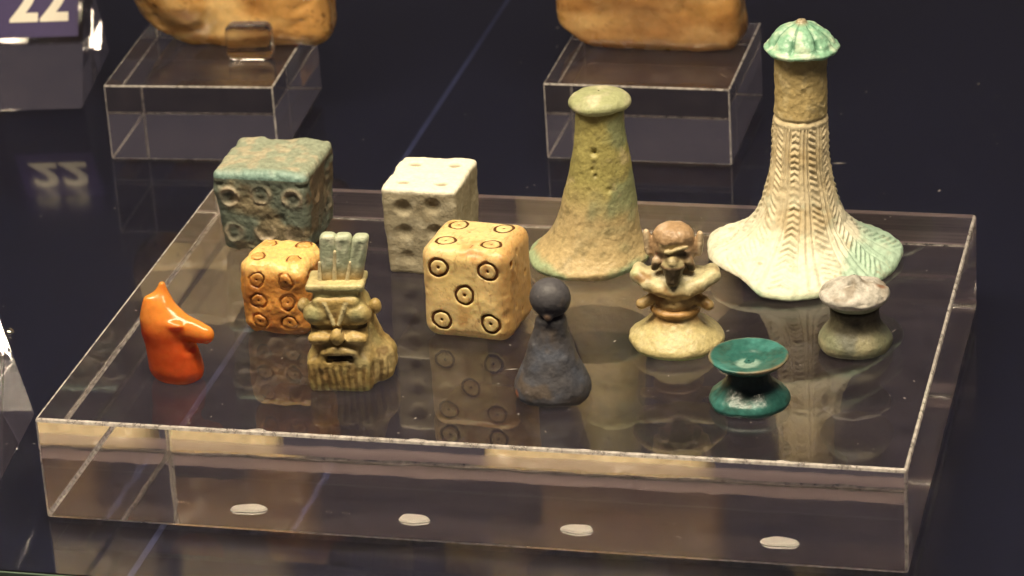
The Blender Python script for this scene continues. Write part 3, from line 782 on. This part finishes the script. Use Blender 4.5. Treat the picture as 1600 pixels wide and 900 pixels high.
ivm = pigment('old_ivory', .28, .2, 3, .4, 5, .5, .3, (1, .5, .2), coat=.3)
def ivory_cols(V, sd, dk=0):
    c = base_col(len(V), (.54, .29, .09)); c = mixc(c, (.72, .48, .20), sm(-.2, .4, fbm(V*np.array([.5, 1, 1.4]), 1.2, sd)))
    c = mixc(c, (.34, .15, .04), sm(.0, .5, fbm(V*np.array([.6, 1, 1.5]), 1.6, sd+9))*.7)
    c = mixc(c, (.16, .06, .02), (1-sm(.0, .04, np.abs(fbm(V*np.array([.5, 1, 2.2]), 1.3, sd+50))))*.55)
    if dk: c = mixc(c, (.27, .13, .05), sm(-.5, .3, fbm(V*np.array([.5, 1, 1]), .8, 88))*sm(-2.6, -1.9, V[:, 0])*.8)
    c = mixc(c, (.74, .60, .36), sm(2.2, 3.6, V[:, 2]))
    c = mixc(c, (.08, .03, .012), sm(.52, .66, fbm(V, 3.2, sd+4))*.8)
    return c
def iv_left(P):
    x, y, z = P[..., 0], P[..., 1], P[..., 2]
    d = rbox(P, (.35, 0, 1.9), (2.55, .8, 1.9), .5)
    d = smin(d, cap(P*np.array([1, .8, 1]), (-2.3, 0, 2.6), (-.9, 0, 1.5), 1.0, 1.1), .4)
    d = smin(d, rbox(P, (-.6, .1, 4.6), (2.6, .7, 2.6), .5), .3)
    d = smax(d, -cap(P, (-.2, -.9, 3.2), (-.3, -.9, 7), .16, .2), .1)
    d = smax(d, -ell(P, (-3.2, -.4, -.20), (2.0, 1.8, 1.15)), .25)
    d = smax(d, -cap(P, (1.9, -.85, 1.0), (2.9, -.75, 1.6), .10, .06), .06)
    d = smax(d, -cap(P, (1.5, -.85, .45), (2.4, -.80, .9), .06, .05), .05)
    return d+.08*fbm(P, 1.2, 4)+.03*fbm(P, 4, 3)
V, F = surfnet(iv_left, (-3.8, -1.4, -.2), (3.3, 1.3, 7.5), .07)
V[:, 2] = np.maximum(V[:, 2], 0)
o = mesh_obj('ivory_carving', V, F, ivm, None, ivory_cols(V, 3), loc=(-2.85, 22.2, 2.075)); o.rotation_euler.z = math.radians(3.5)
tag(o, 'amber ivory carving fragment on the left riser, behind the clear square peg', 'ivory carving')
def iv_right(P):
    d = smin(rbox(P, (0, 0, 2.2), (2.42, .8, 2.2), .45), rbox(P, (-.9, 0, 5), (3.0, .7, 2.4), .6), .4)
    d = smax(d, -ell(P, (-2.5, -.3, -.2), (.9, 1.6, .8)), .2)
    d = smin(d, cap(P, (.4, -.1, .55), (2.0, .1, .6), .5, .45), .3)
    return d+.09*fbm(P, 1.0, 14)+.03*fbm(P, 4, 3)
V, F = surfnet(iv_right, (-4.2, -1.3, -.2), (2.9, 1.3, 7.7), .07)
V[:, 2] = np.maximum(V[:, 2], 0)
o = mesh_obj('ivory_carving', V, F, ivm, None, ivory_cols(V, 31, 1), loc=(8.45, 22.9, 2.075))
tag(o, 'brown ivory carving fragment standing on the right riser, cut by the top edge', 'ivory carving')

# clear peg in front of the left ivory
pegm = acrylic('clear_peg_acrylic', (.99, .97, .95), .04, .6)
pg = box_bevel('clear_peg', (-.62, -.3, 0), (.62, .3, 1.0), pegm, None, .22, 5, (-1.82, 20.9, 2.075)); pg.rotation_euler.z = .1
tag(pg, 'small clear square acrylic peg propping the left ivory carving', 'peg')

# ================================================================== number stand and its twin at the left edge
def wedge(name, x0, x1, yf, yb, h_, yt, loc, rz, label):
    root = empty(name, loc, rz); tag(root, label, 'label stand')
    import bmesh
    bm = bmesh.new()
    a = [bm.verts.new((x, y, z)) for x in (x0, x1) for y, z in ((yf, .012), (yb, .012), (yt, h_))]
    bm.faces.new((a[2], a[1], a[0])); bm.faces.new((a[3], a[4], a[5]))
    bm.faces.new((a[0], a[1], a[4], a[3])); bm.faces.new((a[1], a[2], a[5], a[4])); bm.faces.new((a[2], a[0], a[3], a[5]))
    bmesh.ops.recalc_face_normals(bm, faces=bm.faces[:])
    bmesh.ops.bevel(bm, geom=bm.edges[:], offset=.04, segments=2, affect='EDGES')
    me = bpy.data.meshes.new('clear_wedge'); bm.to_mesh(me); bm.free(); me.materials.append(ACRYL)
    o = bpy.data.objects.new('clear_wedge', me); C.objects.link(o); o.parent = root
    return root
st = wedge('number_stand', -2.9, 0, 0, 4.3, 3.7, 2.4, (-7.15, 22.0, 0), math.radians(9.5),
           'clear acrylic wedge stand holding the purple card numbered 22')
slope = math.atan2(3.7, 2.4)
cardm = plain('purple_card', (.034, .019, .10), .55, .4, 6, .12)
frame = empty('number_card', (-1.22, 0, 0), 0, slope); frame.parent = st
# (card frame: local y climbs the sloping face)
box_bevel('card_sheet', (-1.1, 2.02, .012), (1.1, 4.15, .035), cardm, frame, 0)
fc = bpy.data.curves.new('digits', 'FONT'); fc.body = '22'; fc.size = 1.55; fc.extrude = .006; fc.align_x = 'CENTER'; fc.offset = .055; fc.space_character = 1.08
fo = bpy.data.objects.new('digits_src', fc); C.objects.link(fo)
dg = bpy.context.evaluated_depsgraph_get(); me = bpy.data.meshes.new_from_object(fo.evaluated_get(dg))
bpy.data.objects.remove(fo)
me.materials.clear(); me.materials.append(plain('cream_print', (.80, .74, .62), .6, .3, 8, .06))
o = bpy.data.objects.new('printed_number', me); C.objects.link(o); o.parent = frame; o.location = (.02, 2.5, .044)
wedge('number_stand', -3.2, 0, 0, 4.3, 3.7, 2.4, (-1.42, .25, 0), math.radians(7),
      'second clear wedge label stand cut off by the lower left edge, beside the display block')

# two tiny bright pins and dust
pinm = plain('polished_steel', (.75, .7, .65), .15, .8, 5, .1); pinm.node_tree.nodes['Principled BSDF'].inputs['Metallic'].default_value = 1
for k, (x, y) in enumerate(((-4.05, 8.4), (-4.42, 8.5))):
    V, F, T, s = lathe([(.02, 0), (.13, 0), (.13, .05), (.10, .10), (.05, .13), (.02, .135)], 20, 14)
    o = mesh_obj('round_pin', V, F, pinm, loc=(x, y, .002))
    tag(o, ('tiny shiny pin head on the shelf at the left edge, the right one of two', 'tiny shiny pin head at the very left edge of the picture')[k], 'pin', 'pins on the shelf')
rng = np.random.RandomState(4)
Vs = []; Fs = []
for k in range(260):
    if rng.rand() < .45: c = A0 = np.array([rng.uniform(.3, 17.7), rng.uniform(.3, 12), H+.004])
    else: c = np.array([rng.uniform(-8, 28), rng.uniform(-1.5, 30), .004])
    if c[2] < .1 and -.3 < c[0] < 18.3 and -.1 < c[1] < 12.5: continue
    q = rng.uniform(.008, .02)*(1.6 if k % 9 == 0 else 1); a = rng.uniform(0, 3.14); e = rng.uniform(1, 2.5)*(5 if k % 13 == 0 else 1)
    u_ = np.array([math.cos(a), math.sin(a), 0])*q*e; v_ = np.array([-math.sin(a), math.cos(a), 0])*q*.7
    b0 = len(Vs); Vs += [c-u_, c-v_, c+u_, c+v_, c+np.array([0, 0, q*.6])]
    Fs += [(b0, b0+1, b0+4), (b0+1, b0+2, b0+4), (b0+2, b0+3, b0+4), (b0+3, b0, b0+4)]
tag(mesh_obj('dust', Vs, Fs, plain('pale_dust', (.4, .36, .32), .9, .1), smooth=False), 'fine pale dust specks scattered over acrylic and shelf', 'dust', kind='stuff')
